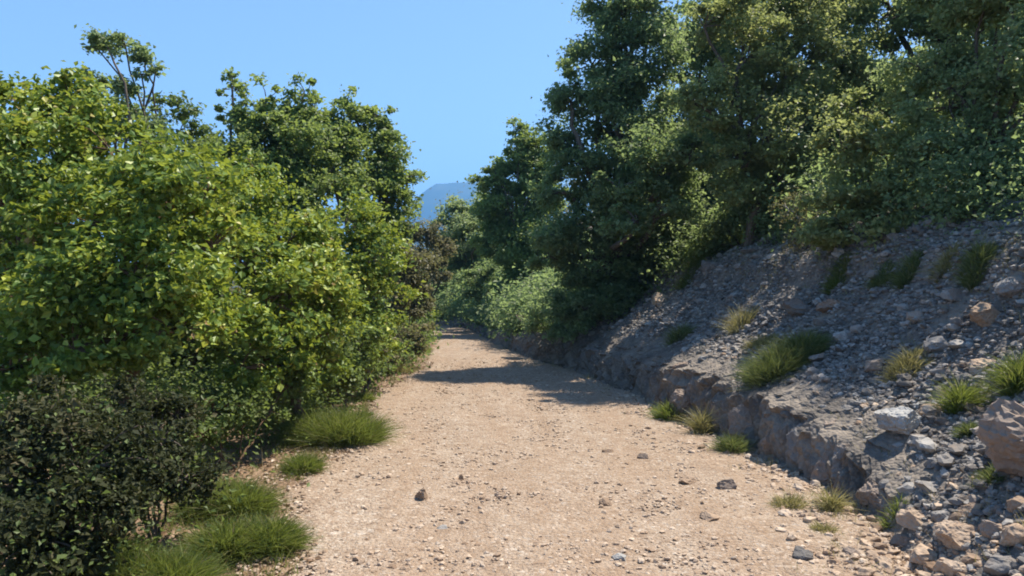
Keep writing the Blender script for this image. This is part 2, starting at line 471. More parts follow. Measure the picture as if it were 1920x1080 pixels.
NLEAF = 0
LAI_K, RAD_K = 1.6, 1.03
def tree(name, label, cat, base, lobes, mat, leaf=(0.07, 0.05), lai=2.6, trunk=0.07, stems=1, bark=None, seed=0,
         group=None, clump=0.34, twig=1.0, shell=0.5, parts=('trunk', 'crown'), fork=0.35, spread=0.25, flat=0.85, flip=False):
    """base (column, depth); lobes (column, row, radius in columns[, depth[, vertical squash]])"""
    global NLEAF
    rng = np.random.default_rng(1000 + seed)
    d0 = base[1]
    bx = at(base[0], d0); bz = H(bx, d0)
    B = np.array([bx, d0, bz])
    root = empty(name, B, label, cat, group)
    C, R, SQ = [], [], []
    for lb in lobes:
        d = lb[3] if len(lb) > 3 and lb[3] else d0 + rng.uniform(-0.5, 0.5) * lb[2] * d0 / F
        C.append((at(lb[0], d), d, EYE + (HZ - lb[1]) / F * d)); R.append(lb[2] * d / F * RAD_K)
        SQ.append(lb[4] if len(lb) > 4 else flat)
    C = np.array(C) - B; R = np.array(R)
    # wood
    wood = []
    top = C[np.argmax(C[:, 2])]
    low = min(C[:, 2].min(), top[2])
    for s in range(stems):
        foot = np.array([rng.normal() * spread * 0.3, rng.normal() * spread * 0.3, -0.08]) if stems > 1 else np.array([0, 0, -0.08])
        mine = [k for k in range(len(C)) if k % stems == s]
        if not mine: continue
        mean = C[mine].mean(0)
        fk = foot + (mean - foot) * fork + np.array([0, 0, 0.05])
        r = trunk * (1.0 if stems == 1 else 0.7)
        wood.append(limb(rng, foot, fk, r, r * 0.75, 8, 0.06))
        for k in mine:
            wood.append(limb(rng, fk, C[k], r * 0.62, max(0.008, r * 0.22), 8, 0.09))
    pos, outw, tint = [], [], []
    for k in range(len(C)):
        area = math.pi * R[k] ** 2
        n = int(LAI_K * lai * area / (0.5 * leaf[0] * leaf[1]))
        cr = clump * min(R[k], 0.9) * 1.1 + 0.05
        nc = max(6, int(7 * (R[k] / cr) ** 2 * 0.35))
        dirs = unit(rng.normal(size=(nc, 3)))
        dirs[:, 2] = np.where(dirs[:, 2] < -0.3, dirs[:, 2] * 0.5, dirs[:, 2])
        rr = R[k] * rng.uniform(shell, 1.12, size=(nc, 1))
        cc = C[k] + dirs * rr * np.array([1, 1, SQ[k]])
        ct = rng.uniform(0.1, 0.9, size=nc)
        pick = rng.integers(0, nc, size=n)
        csz = cr * rng.uniform(0.45, 1.35, size=nc)
        off = rng.normal(size=(n, 3)) * np.array([0.46, 0.46, 0.32]) * csz[pick][:, None]
        p = cc[pick] + off
        pos.append(p); outw.append(unit(p - C[k] + np.array([0, 0, 0.2 * R[k]])))
        tint.append(np.clip(ct[pick] * 0.5 + rng.uniform(0, 1, size=n) ** 1.4 * 0.62, 0, 1))
        m = min(nc, int(26 * twig))
        for q in range(m):
            wood.append(limb(rng, C[k] + (cc[q] - C[k]) * rng.uniform(0, 0.25), cc[q] + dirs[q] * cr * 0.3, max(0.006, trunk * 0.13), 0.003, 5, 0.08))
    pos = np.concatenate(pos); outw = np.concatenate(outw); tint = np.concatenate(tint)
    keep = pos[:, 2] > 0.02 + Hv(pos[:, 0] + B[0], pos[:, 1] + B[1]) - B[2]
    pos, outw, tint = pos[keep], outw[keep], tint[keep]
    NLEAF += len(pos)
    V, Q = tubes(wood, 5)
    link(parts[0], new_mesh(parts[0], V, quads=Q, mat=bark or M_BARK, smooth=True), root)
    V, T, tt = leaf_mesh(rng, pos, outw, tint, *leaf)
    link(parts[1], new_mesh(parts[1], V, tris=T, mat=mat, tint=tt), root)
    return root

SH = ('stem', 'foliage')

def blades(rng, base, direc, length, width, bend, tint, segs=3):
    n = len(base)
    side = unit(np.cross(direc, rng.normal(size=(n, 3))))
    Vs = []
    for k in range(segs + 1):
        s = k / segs
        c = base + direc * (length * s)[:, None] + bend * (length * s * s)[:, None]
        w = (width * (1 - 0.85 * s))[:, None] * 0.5
        Vs += [c - side * w, c + side * w]
    V = np.stack(Vs, 1).reshape(-1, 3)
    m = 2 * (segs + 1)
    i = np.arange(n)[:, None] * m
    Q = np.concatenate([np.concatenate([i + 2 * k, i + 2 * k + 1, i + 2 * k + 3, i + 2 * k + 2], 1) for k in range(segs)])
    return V, Q, np.repeat(tint, m)

def tuft(name, label, cat, spot, w, h, mat, n=1800, seed=0, group=None, bw=0.006, spiky=0.45, mounds=None):
    """spot: world point; w, h: width and height in metres; mounds: list of (dx, dy, scale)"""
    rng = np.random.default_rng(5000 + seed)
    spot = np.asarray(spot, float)
    Bs, Ds, Ls = [], [], []
    for dx, dy, sc in (mounds or [(0, 0, 1.0)]):
        k = int(n * sc * sc)
        r = np.sqrt(rng.uniform(0, 1, k)) * w * 0.5 * sc * 0.72
        a = rng.uniform(0, 2 * math.pi, k)
        x = dx * w + r * np.cos(a); y = dy * w + r * np.sin(a) * 0.8
        q = r / (w * 0.36 * sc)
        z = Hv(x + spot[0], y + spot[1]) - spot[2] - 0.01 + 0.45 * h * sc * np.sqrt(np.maximum(1 - q * q, 0)) * rng.uniform(0, 1, k) ** 0.5
        out = np.stack([np.cos(a), np.sin(a), np.zeros(k)], 1) * (r / (w * 0.36 * sc))[:, None]
        D = unit(np.array([0, 0, 1.0]) + out * 0.85 + rng.normal(size=(k, 3)) * spiky)
        D[:, 2] = np.abs(D[:, 2]); 
        L = h * sc * rng.uniform(0.25, 0.85, k) * (1.0 - 0.1 * q)
        Bs.append(np.stack([x, y, z], 1)); Ds.append(D); Ls.append(L)
    Bp, D, L = np.concatenate(Bs), np.concatenate(Ds), np.concatenate(Ls)
    bend = np.stack([D[:, 0] * 0.35, D[:, 1] * 0.35, np.full(len(D), -0.18)], 1) + rng.normal(size=D.shape) * 0.08
    V, Q, tt = blades(rng, Bp, D, L, np.full(len(L), bw) * rng.uniform(0.7, 1.4, len(L)), bend, rng.uniform(0, 1, len(L)))
    o = link(name, new_mesh(name, V, quads=Q, mat=mat, tint=tt), loc=spot)
    return tag(o, label, cat, group)

# ------------------------------------------------------------------ stones
def ico(sub):
    t = (1 + 5 ** 0.5) / 2
    v = [(-1, t, 0), (1, t, 0), (-1, -t, 0), (1, -t, 0), (0, -1, t), (0, 1, t), (0, -1, -t), (0, 1, -t), (t, 0, -1), (t, 0, 1), (-t, 0, -1), (-t, 0, 1)]
    f = [(0, 11, 5), (0, 5, 1), (0, 1, 7), (0, 7, 10), (0, 10, 11), (1, 5, 9), (5, 11, 4), (11, 10, 2), (10, 7, 6), (7, 1, 8), (3, 9, 4), (3, 4, 2), (3, 2, 6), (3, 6, 8), (3, 8, 9), (4, 9, 5), (2, 4, 11), (6, 2, 10), (8, 6, 7), (9, 8, 1)]
    v = [np.array(a) / np.linalg.norm(a) for a in v]
    for _ in range(sub):
        c, nf = {}, []
        def mid(a, b):
            k = (min(a, b), max(a, b))
            if k not in c:
                m = v[a] + v[b]; v.append(m / np.linalg.norm(m)); c[k] = len(v) - 1
            return c[k]
        for a, b, d in f:
            ab, bd, da = mid(a, b), mid(b, d), mid(d, a)
            nf += [(a, ab, da), (b, bd, ab), (d, da, bd), (ab, bd, da)]
        f = nf
    return np.array(v), np.array(f)
ICO = [ico(k) for k in range(5)]

def rock_shape(rng, sub=3, dims=(1, 1, 0.7), rough=0.10, cuts=20):
    v, f = ICO[sub]
    v = v.copy()
    for _ in range(cuts):
        n = unit(rng.normal(size=3)); dd = rng.uniform(0.5, 0.86)
        ex = np.maximum(v @ n - dd, 0)
        v = v - ex[:, None] * n
    if rough > 0:
        sd = rng.uniform(0, 50, 3)
        v = v * (1 + rough * fbm(v * 2.2 + sd, 4, True) + 0.4 * rough * fbm(v * 7.0 + sd, 2, True))[:, None]
    return v * np.array(dims) * 0.5, f

def rock(name, label, spot, w, h, mat, seed, dep=None, sink=0.25, group=None, cat='rock', rot=None, tint=None, rough=0.22):
    rng = np.random.default_rng(9000 + seed)
    v, f = rock_shape(rng, 4 if w > 0.2 else 3, (w * 1.12, (dep or w) * 1.1, h * 1.25), rough)
    a = rng.uniform(-0.5, 0.5) if rot is None else rot
    c, s = math.cos(a), math.sin(a)
    v = np.stack([v[:, 0] * c - v[:, 1] * s, v[:, 0] * s + v[:, 1] * c, v[:, 2]], 1)
    v[:, 2] += h * (0.5 - sink)
    o = link(name, new_mesh(name, v, tris=f, mat=mat, tint=np.full(len(v), rng.uniform(0.3, 0.8) if tint is None else tint)), loc=spot)
    return tag(o, label, cat, group)

def stones(name, pts, size, mat, seed, sub=0, flat=0.65, sink=0.15):
    rng = np.random.default_rng(seed)
    Vs, Fs, Ts = [], [], []
    v0, f0 = ICO[sub]
    n = len(pts); m = len(v0)
    # a bank of 40 rock shapes, reused with random turns
    shapes = np.stack([rock_shape(rng, sub, (1.15, 0.85, flat), 0.0, 7)[0] * rng.uniform(0.8, 1.2, size=(m, 1)) for _ in range(40)])
    v = shapes[rng.integers(0, 40, n)] * size[:, None, None]
    # random small rotation: tilt then spin
    a = rng.uniform(0, 2 * math.pi, n); t = rng.normal(size=n) * 0.5
    ct, st = np.cos(t)[:, None], np.sin(t)[:, None]
    y, z = v[:, :, 1] * ct - v[:, :, 2] * st, v[:, :, 1] * st + v[:, :, 2] * ct
    ca, sa = np.cos(a)[:, None], np.sin(a)[:, None]
    x, y = v[:, :, 0] * ca - y * sa, v[:, :, 0] * sa + y * ca
    v = np.stack([x, y, z], 2) + pts[:, None, :]
    v[:, :, 2] += (size * flat * (0.5 - sink))[:, None]
    T = (f0[None] + (np.arange(n) * m)[:, None, None]).reshape(-1, 3)
    tint = np.repeat(rng.uniform(0.15, 1.0, n) ** (0.6 if name == 'path_gravel' else 1.0), m)
    o = link(name, new_mesh(name, v.reshape(-1, 3), tris=T, mat=mat, tint=tint))
    o["kind"] = "stuff"
    return o

rng = np.random.default_rng(77)
# gravel lying on the path
n = 60000
y = 1.8 + 15 * rng.uniform(0, 1, n) ** 1.7
x = xl(y) + (xr(y) - xl(y)) * rng.uniform(-0.06, 1.06, n)
sz = np.exp(rng.normal(size=n) * 0.5) * 0.0165
keep = n2(x, y, 1.3, 3, 88.0) + 0.35 * rng.normal(size=n) > -0.45
x, y, sz = x[keep], y[keep], np.clip(sz[keep], 0.005, 0.05)
stones("path_gravel", np.stack([x, y, Hv(x, y) + 0.006], 1), sz, M_TAN, 61, 0, 0.6, 0.1)
# scree on the bank: small broken stone, then larger pieces
for n, mean, lo, hi, sub, thr, sd in ((105000, 0.034, 0.012, 0.085, 0, -0.55, 62), (9000, 0.068, 0.05, 0.17, 1, 0.0, 64)):
    y = 2.2 + 13.5 * rng.uniform(0, 1, n) ** 1.3
    u = 0.04 + 3.9 * rng.uniform(0, 1, n) ** 0.9
    x = xr(y) + u
    keep = n2(x, y, 0.7, 3, 91.0) + 0.5 * rng.normal(size=n) > thr
    bare = (n2(x, y, 1.1, 3, 97.0) > 0.26) & (rng.uniform(0, 1, n) < 0.75)      # patches of bare earth
    keep &= ~bare
    x, y = x[keep], y[keep]
    sz = np.clip(np.exp(rng.normal(size=len(x)) * 0.5) * mean, lo, hi)
    stones("scree", np.stack([x, y, Hv(x, y) + 0.006], 1), sz, M_ROCK, sd, sub, 0.62, 0.16)
# rubble spilling on the path's right edge
n = 5200
y = 2.2 + 9 * rng.uniform(0, 1, n) ** 1.6
x = xr(y) + rng.normal(size=n) * 0.28 - 0.12
sz = np.clip(np.exp(rng.normal(size=n) * 0.5) * 0.032, 0.012, 0.10)
stones("rubble", np.stack([x, y, Hv(x, y)], 1), sz, M_TAN, 63, 1, 0.65, 0.2)

#--ROCKS--
def prock(px, py, wpx, hpx, label, mat, seed, **k):
    """rock whose foot stands where the photo shows it, size in metres from its depth"""
    p = hit(px, py)
    name = k.pop('name', 'rock')
    return rock(name, label, p, wpx * p[1] / F, hpx * p[1] / F, mat, seed, **k)

prock(792, 940, 27, 30, "upright angular brown stone standing in the middle of the gravel path", M_TAN, 1, tint=0.35)
prock(865, 902, 10, 13, "tiny dark upright stone on the path just behind the upright brown one", M_TAN, 2, tint=0.1)
prock(1135, 950, 25, 18, "brown stone lying near the middle right of the gravel path", M_TAN, 3, tint=0.2)
prock(1138, 851, 20, 13, "low dark brown stone lying on open gravel below the tree shadow", M_TAN, 4, tint=0.15)
prock(1330, 980, 34, 22, "pinkish brown stone on the path near its right edge", M_TAN, 5, tint=0.4)
prock(630, 924, 14, 9, "small dark stone on the path right of the tussocks", M_TAN, 6, tint=0.15)
prock(1050, 920, 14, 8, "flat dark pebble on open gravel in mid path", M_TAN, 7, tint=0.15)
prock(1288, 908, 28, 20, "tan stone in front of the shaded patch at the foot of the ledge", M_TAN, 8, tint=0.45)
prock(1362, 918, 40, 24, "low brown stone at the foot of the ledge beside dry grass", M_BROWN, 9, tint=0.5)
prock(1205, 862, 22, 13, "dark stone lying half in dirt right of the path centre", M_BROWN, 10, tint=0.3)
prock(1010, 1062, 26, 10, "flat brown stone bedded in the foreground gravel", M_TAN, 11, tint=0.25)
prock(1160, 1050, 34, 14, "pale flat stone bedded in the foreground gravel", M_PALE, 12, tint=0.4)
prock(830, 993, 28, 8, "pale flat slab of stone bedded level in the gravel", M_PALE, 13, tint=0.3)
prock(1500, 1050, 38, 24, "grey stone at the foot of the rubble beside the path", M_ROCK, 14, tint=0.3)
prock(735, 1068, 22, 9, "dark sliver of stone in the foreground gravel left of centre", M_TAN, 15, tint=0.1)

prock(1690, 808, 74, 54, "pale white grey boulder standing out on the scree slope", M_PALE, 20, dep=0.28, tint=0.7, name='boulder', cat='boulder', sink=0.15)
prock(1600, 895, 86, 62, "smooth blue grey boulder at the lip of the rock ledge", M_ROCK, 21, dep=0.35, tint=0.7, name='boulder', cat='boulder')
prock(1945, 885, 120, 140, "big brown outcrop block cut off by the right frame edge", M_BROWN, 22, dep=0.6, tint=0.6, name='boulder', cat='boulder', sink=0.2, rough=0.25)
LEDGE = [(1296, 775, 60, 62, "dark leaning rock at the far end of the low ledge"),
         (1352, 800, 64, 60, "brown rock of the ledge above the light green plant"),
         (1404, 824, 66, 64, "brown ledge rock right above the dark grass tuft"),
         (1455, 850, 66, 66, "grey brown ledge rock in the middle of the cut edge"),
         (1510, 872, 76, 70, "pale topped ledge rock left of the blue grey boulder"),
         (1560, 905, 62, 60, "undercut ledge rock just below the blue grey boulder"),
         (1645, 945, 66, 48, "dark brown rock under the sunlit earth patch")]
for k, (px, py, w, h, lab) in enumerate(LEDGE):
    prock(px, py, w, h, lab, M_BROWN if k != 4 else M_ROCK, 30 + k, dep=0.3, name='ledge_rock', cat='ledge rock', group='rocks along the low ledge', rough=0.25, tint=0.55)
SL = [(1455, 805, 46, 20, "white edged flat rock lying on top of the ledge"), (1560, 800, 40, 20, "flat pale slab above the ledge left of the white boulder"),
      (1590, 770, 34, 18, "small slab uphill left of the white boulder"), (1745, 775, 40, 30, "brown grey block touching the right side of the white boulder"),
      (1480, 780, 40, 24, "tilted grey slab below the big grassy hump"), (1640, 690, 40, 26, "grey rock on the scree above the white boulder"),
      (1760, 650, 46, 30, "grey block high on the scree beside the yellow grass"), (1850, 600, 60, 40, "large grey block on the upper scree at right"),
      (1790, 560, 44, 30, "blue grey block near the top of the scree"), (1720, 600, 40, 24, "rounded grey stone in the middle of the upper scree"),
      (1580, 640, 34, 22, "pale stone just right of the big grassy hump"), (1850, 695, 52, 30, "flat grey rock left of the grass at the frame edge"),
      (1500, 585, 60, 30, "pinkish rock below the sunlit shelf edge"), (1560, 575, 50, 26, "tan rock at the sunlit shelf edge below bright grass"),
      (1330, 505, 40, 24, "grey rock under the bright crest grass"), (1240, 565, 40, 26, "dark rock on the spur left of the scree"),
      (1900, 545, 60, 40, "blue grey block at right frame edge below the bushes"), (1290, 690, 44, 22, "pale sunlit stone on the ground above the ledge"),
      (1120, 668, 36, 22, "pale rock at the foot of the spur by the tree shadow"), (1190, 690, 34, 20, "dark rock at the foot of the scree behind the ledge")]
for k, (px, py, w, h, lab) in enumerate(SL):
    prock(px, py, w, h, lab, [M_ROCK, M_BROWN, M_ROCK, M_TAN][k % 4] if k not in (0, 10) else M_PALE, 50 + k, sink=0.38, rough=0.2, group='larger rocks on the scree slope')
RB = [(1800, 1022, 96, 62, "largest tan rock of the sunlit rubble pile"), (1735, 1050, 66, 44, "rounded pinkish rock left of the largest in the rubble"),
      (1858, 1005, 60, 44, "brown rock touching the right of the largest rubble rock"), (1905, 1020, 60, 60, "pale rock at the right frame edge of the rubble"),
      (1880, 1075, 80, 46, "grey rock cut by the bottom frame edge at far right"), (1790, 1075, 60, 36, "tan rock in front of the largest rubble rock"),
      (1715, 985, 60, 40, "dark sided rock at the top left of the rubble pile"), (1690, 1020, 44, 30, "small pinkish rock at the left end of the rubble"),
      (1910, 960, 50, 44, "orange tan rock above the rubble at the frame edge"), (1770, 980, 44, 36, "shaded rock wedged at the back of the rubble"),
      (1660, 1060, 40, 24, "flat tan stone in front left of the rubble pile"), (1825, 965, 46, 34, "tan stone resting on the uphill side of the rubble"),
      (1600, 1040, 36, 20, "lone grey stone between the rubble and the gravel")]
for k, (px, py, w, h, lab) in enumerate(RB):
    prock(px, py, w * 0.84, h * 0.84, lab, [M_TAN, M_TAN, M_BROWN, M_TAN, M_ROCK][k % 5], 80 + k, group='rubble rocks in the right foreground', tint=0.7 if k < 4 else None, rough=0.2)

#--TUFTS--
def ptuft(px, py, wpx, hpx, label, mat, seed, name='grass_tuft', cat='grass tuft', n=1500, **k):
    p = hit(px, py)
    return tuft(name, label, cat, p, wpx * p[1] / F, hpx * p[1] / F, mat, n, seed, **k)
ptuft(622, 832, 170, 80, "largest rounded green tussock at the left path edge", G_GREEN, 1, n=4200, mounds=[(-0.2, 0.1, 0.9), (0.15, 0, 1.0)], name='tussock', cat='tussock', group='tussocks along the left path edge')
ptuft(568, 886, 74, 46, "small round green tussock alone in front of the largest one", G_GREEN, 2, n=1800, name='tussock', cat='tussock', group='tussocks along the left path edge')
ptuft(425, 965, 150, 92, "shaggy dark green tussock beside the dark shrub", G_GREEN, 3, n=3600, mounds=[(-0.2, 0.15, 0.9), (0.2, 0, 0.85)], name='tussock', cat='tussock', group='tussocks along the left path edge', spiky=0.5)
ptuft(455, 1045, 160, 92, "bright two humped tussock jutting into the path foreground", G_GREEN, 4, n=5000, mounds=[(-0.22, 0, 0.9), (0.22, 0.22, 0.85)], name='tussock', cat='tussock', group='tussocks along the left path edge')
ptuft(285, 1105, 190, 96, "wide yellow green tussock cut by the bottom frame edge", G_GREEN, 5, n=5200, mounds=[(-0.2, 0, 0.9), (0.2, -0.02, 0.9)], name='tussock', cat='tussock', group='tussocks along the left path edge')
ptuft(165, 1080, 170, 100, "shaded tussock under the dark shrub at bottom left", G_GREEN, 6, n=4000, name='tussock', cat='tussock', group='tussocks along the left path edge', spiky=0.5)
ptuft(683, 752, 44, 24, "little green tuft at the path edge behind the largest tussock", G_GREEN, 7, n=900)
ptuft(680, 782, 32, 18, "tiny low tuft touching the back of the largest tussock", G_GREEN, 8, n=700)
ptuft(752, 700, 60, 26, "yellowish low tuft at the foot of the far left bushes", G_YELL, 9, n=900)
ptuft(1478, 692, 135, 80, "big dark green grassy hump sprawling down the scree", G_DARK, 20, n=5200, mounds=[(-0.18, 0.0, 0.85), (0.22, 0.10, 0.75)], name='tussock', cat='tussock')
ptuft(1258, 788, 66, 42, "pale green leafy plant at the foot of the ledge", G_GREEN, 21, n=1200, bw=0.010, name='plant', cat='plant')
ptuft(1317, 815, 40, 66, "tall yellowed grass against the ledge face", G_YELL, 22, n=500)
ptuft(1372, 848, 56, 44, "dark green tuft tucked under the ledge", G_DARK, 23, n=1000)
ptuft(1213, 542, 34, 28, "small bright round tuft on the dark spur", G_GREEN, 24, n=800)
ptuft(1330, 482, 110, 44, "long bright backlit grass strip on the crest", G_GREEN, 25, n=2600, mounds=[(-0.3, -0.1, 0.7), (0, 0, 0.8), (0.3, 0.2, 0.8)])
ptuft(1385, 455, 60, 36, "yellow green grass at the upper end of the crest strip", G_GREEN, 26, n=1200)
ptuft(1572, 532, 52, 32, "bright green tuft on the sunlit shelf edge", G_GREEN, 27, n=1100)
ptuft(1655, 532, 50, 30, "shaded tuft right of the bright shelf tuft", G_DARK, 28, n=900)
ptuft(1705, 520, 56, 44, "taller olive tuft in the middle of the shelf edge", G_DARK, 29, n=1200)
ptuft(1832, 500, 60, 48, "dark tuft at the right end of the shelf below the bushes", G_DARK, 30, n=1300)
ptuft(1775, 500, 54, 36, "straw coloured tuft beside the dark upper one", G_YELL, 31, n=800)
ptuft(1700, 692, 90, 44, "straggling yellow grass in the middle of the scree", G_YELL, 32, n=900, spiky=0.6)
ptuft(1802, 772, 44, 76, "upright green grass clump above the brown outcrop", G_GREEN, 33, n=900)
ptuft(1815, 815, 38, 28, "low bright tuft just under the upright clump", G_DARK, 34, n=700)
ptuft(1908, 730, 60, 84, "tall green grass at the right frame edge on top of the outcrop", G_GREEN, 35, n=1100)
ptuft(1560, 960, 44, 62, "thin yellow grass at the path edge beneath the ledge end", G_YELL, 36, n=350, spiky=0.5)
ptuft(1480, 952, 76, 36, "sparse yellow green grass patch on the path's right edge", G_YELL, 37, n=420, spiky=0.6)
ptuft(1545, 1000, 60, 30, "sparse pale grass in front of the ledge end", G_YELL, 38, n=300, spiky=0.6)
ptuft(1680, 975, 50, 40, "olive tuft between ledge and rubble", G_GREEN, 39, n=500, spiky=0.5)
ptuft(1862, 905, 54, 40, "dull olive tuft at the foot of the outcrop", G_DARK, 40, n=700, spiky=0.5)
ptuft(1390, 620, 60, 56, "dry upright weeds left of the big grassy hump", G_YELL, 41, n=420, spiky=0.3)
ptuft(1275, 640, 56, 40, "dark low tuft on the shaded scree near the spur", G_DARK, 42, n=800)
ptuft(1430, 650, 70, 30, "straw grass just left of the grassy hump", G_YELL, 43, n=900, spiky=0.5)

# thin short grass along both edges of the path and on the bank
rng = np.random.default_rng(31)
n = 5200
y = 3 + 17 * rng.uniform(0, 1, n) ** 1.4
left = rng.uniform(0, 1, n) < 0.5
x = np.where(left, xl(y) - np.abs(rng.normal(size=n)) * 0.3 + 0.1, xr(y) + rng.normal(size=n) * 0.25 - 0.05)
bk = rng.uniform(0, 1, n) < 0.3
x = np.where(bk, xr(y) + rng.uniform(0.3, 3.2, n), x)
keep = n2(x, y, 1.4, 3, 120.0) > 0.05
sy = rng.uniform(5.6, 13.5, 900); sx = xr(sy) + rng.normal(size=900) * 0.16 + np.interp(sy, [5.6, 10, 13.5], [1.75, 1.75, 2.15])
x = np.where(keep, x, np.nan); y2 = y[keep]; x = x[keep]
x, y = np.concatenate([x, sx]), np.concatenate([y2, sy]); keep = n2(x, y, 1.1, 2, 121.0) > -0.25
x, y = x[keep], y[keep]
pp = np.repeat(np.stack([x, y, Hv(x, y) - 0.005], 1), 5, axis=0)
pp[:, :2] += rng.normal(size=(len(pp), 2)) * 0.012
D = unit(np.array([0, 0, 1.0]) + rng.normal(size=pp.shape) * 0.45); D[:, 2] = np.abs(D[:, 2])
L = rng.uniform(0.03, 0.12, len(pp))
V, Q, tt = blades(rng, pp, D, L, np.full(len(pp), 0.004), rng.normal(size=D.shape) * 0.2, rng.uniform(0, 1, len(pp)), 2)
o = link("dry_grass", new_mesh("dry_grass", V, quads=Q, mat=G_YELL, tint=tt)); o["kind"] = "stuff"
n = 4200
y = 2.6 + 17 * rng.uniform(0, 1, n) ** 1.5
x = xl(y) + 0.12 - 1.0 * rng.uniform(0, 1, n) ** 1.2
keep = n2(x, y, 1.7, 3, 150.0) + 0.15 * rng.normal(size=n) > 0.27
x, y = x[keep], y[keep]
pp = np.repeat(np.stack([x, y, Hv(x, y) - 0.005], 1), 7, axis=0)
pp[:, :2] += rng.normal(size=(len(pp), 2)) * 0.02
D = unit(np.array([0, 0, 1.0]) + rng.normal(size=pp.shape) * 0.5); D[:, 2] = np.abs(D[:, 2])
V, Q, tt = blades(rng, pp, D, rng.uniform(0.03, 0.17, len(pp)), np.full(len(pp), 0.005), rng.normal(size=D.shape) * 0.3, rng.uniform(0.3, 1, len(pp)), 3)
o = link("verge_grass", new_mesh("verge_grass", V, quads=Q, mat=G_GREEN, tint=tt)); o["kind"] = "stuff"
# fallen leaves and twigs under the left trees
n = 5000
y = 3 + 13 * rng.uniform(0, 1, n) ** 1.3
x = xl(y) + 0.25 - np.abs(rng.normal(size=n)) * 1.1
pp = np.stack([x, y, Hv(x, y) + 0.012], 1)
V, T, tt = leaf_mesh(rng, pp, np.zeros_like(pp), rng.uniform(0.3, 1, n), 0.04, 0.025, 1.6)
o = link("leaf_litter", new_mesh("leaf_litter", V, tris=T, mat=leaf_mat("dead_leaf", [(0.0, (0.10, 0.06, 0.03)), (1.0, (0.30, 0.19, 0.11))], (0.2, 0.12, 0.06), 0.1), tint=tt)); o["kind"] = "stuff"

#--TREES--
# left side, near to far
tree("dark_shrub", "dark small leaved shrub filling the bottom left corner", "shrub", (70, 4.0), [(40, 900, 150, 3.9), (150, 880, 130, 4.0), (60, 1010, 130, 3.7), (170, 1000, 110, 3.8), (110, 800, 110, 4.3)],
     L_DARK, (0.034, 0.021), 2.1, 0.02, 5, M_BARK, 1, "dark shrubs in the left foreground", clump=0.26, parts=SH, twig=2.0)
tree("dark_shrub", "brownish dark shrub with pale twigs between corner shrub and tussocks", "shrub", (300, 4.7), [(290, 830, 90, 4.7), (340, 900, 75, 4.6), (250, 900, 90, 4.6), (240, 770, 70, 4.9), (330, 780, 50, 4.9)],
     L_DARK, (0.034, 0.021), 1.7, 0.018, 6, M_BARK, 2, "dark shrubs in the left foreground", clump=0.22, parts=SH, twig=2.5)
tree("dark_shrub", "deep shaded shrub under the bright tree behind the shaggy tussock", "shrub", (440, 6.6), [(400, 770, 66, 6.6), (470, 770, 60, 7.0), (530, 735, 55, 7.5), (370, 820, 45, 6.3)],
     L_GREEN, (0.04, 0.026), 1.5, 0.02, 4, M_BARKD, 3, "dark shrubs in the left foreground", clump=0.26, parts=SH)
tree("broadleaf_tree", "bright leafed tree at the left frame edge", "tree", (30, 6.9), [(70, 240, 90, 7.0), (20, 330, 120, 6.7), (110, 330, 100, 6.8), (30, 460, 120, 6.4), (60, 580, 120, 6.3), (130, 175, 55, 7.2), (10, 220, 70, 7.2), (20, 690, 110, 6.0), (150, 220, 60, 7.0)],
     L_BRIGHT, (0.055, 0.039), 2.1, 0.07, 1, M_BARKD, 4, "trees on the left of the path")
tree("broadleaf_tree", "largest yellow green tree in the middle of the left foliage wall", "tree", (235, 6.3), [(260, 320, 100, 6.6), (200, 420, 120, 6.2), (320, 400, 110, 6.2), (250, 520, 130, 5.8), (350, 520, 100, 6.0), (150, 560, 120, 5.8), (390, 360, 80, 6.7), (330, 620, 90, 5.9), (140, 660, 100, 5.7), (210, 280, 80, 6.8), (400, 460, 70, 6.4)],
     L_BRIGHT, (0.055, 0.039), 2.1, 0.075, 1, M_BARKD, 5, "trees on the left of the path", fork=0.5)
tree("broadleaf_tree", "yellow green tree whose low boughs overhang the largest tussock", "tree", (560, 8.1), [(470, 390, 80, 8.3), (530, 460, 90, 8.0), (450, 490, 90, 7.6), (590, 530, 80, 8.2), (500, 570, 100, 7.4), (620, 620, 70, 8.3), (540, 660, 80, 7.7), (440, 620, 80, 7.0), (480, 320, 50, 8.6), (450, 690, 70, 6.9), (600, 700, 55, 8.3)],
     L_BRIGHT, (0.055, 0.039), 2.1, 0.07, 1, M_BARKD, 6, "trees on the left of the path", fork=0.45)
tree("shrub", "leafy green shrub low at the path edge left of the yellowish bushes", "shrub", (640, 9.6), [(620, 640, 60, 9.6), (670, 660, 50, 9.8), (650, 710, 45, 9.5), (600, 690, 50, 9.2), (560, 720, 45, 8.9)],
     L_GREEN, (0.06, 0.042), 2.3, 0.025, 4, M_BARK, 7, "bushes along the left path edge", parts=SH)
tree("shrub", "tall bright bush standing before the spired trees", "shrub", (680, 11.2), [(640, 430, 75, 11.5), (690, 480, 65, 11.2), (660, 540, 75, 11.0), (710, 560, 55, 11.2), (600, 470, 60, 11.4), (700, 620, 55, 11.1), (720, 500, 40, 11.6), (690, 680, 40, 11.2), (650, 690, 45, 11.0), (725, 660, 32, 11.6)],
     L_BRIGHT, (0.065, 0.045), 1.9, 0.05, 3, M_BARK, 8, "bushes along the left path edge")
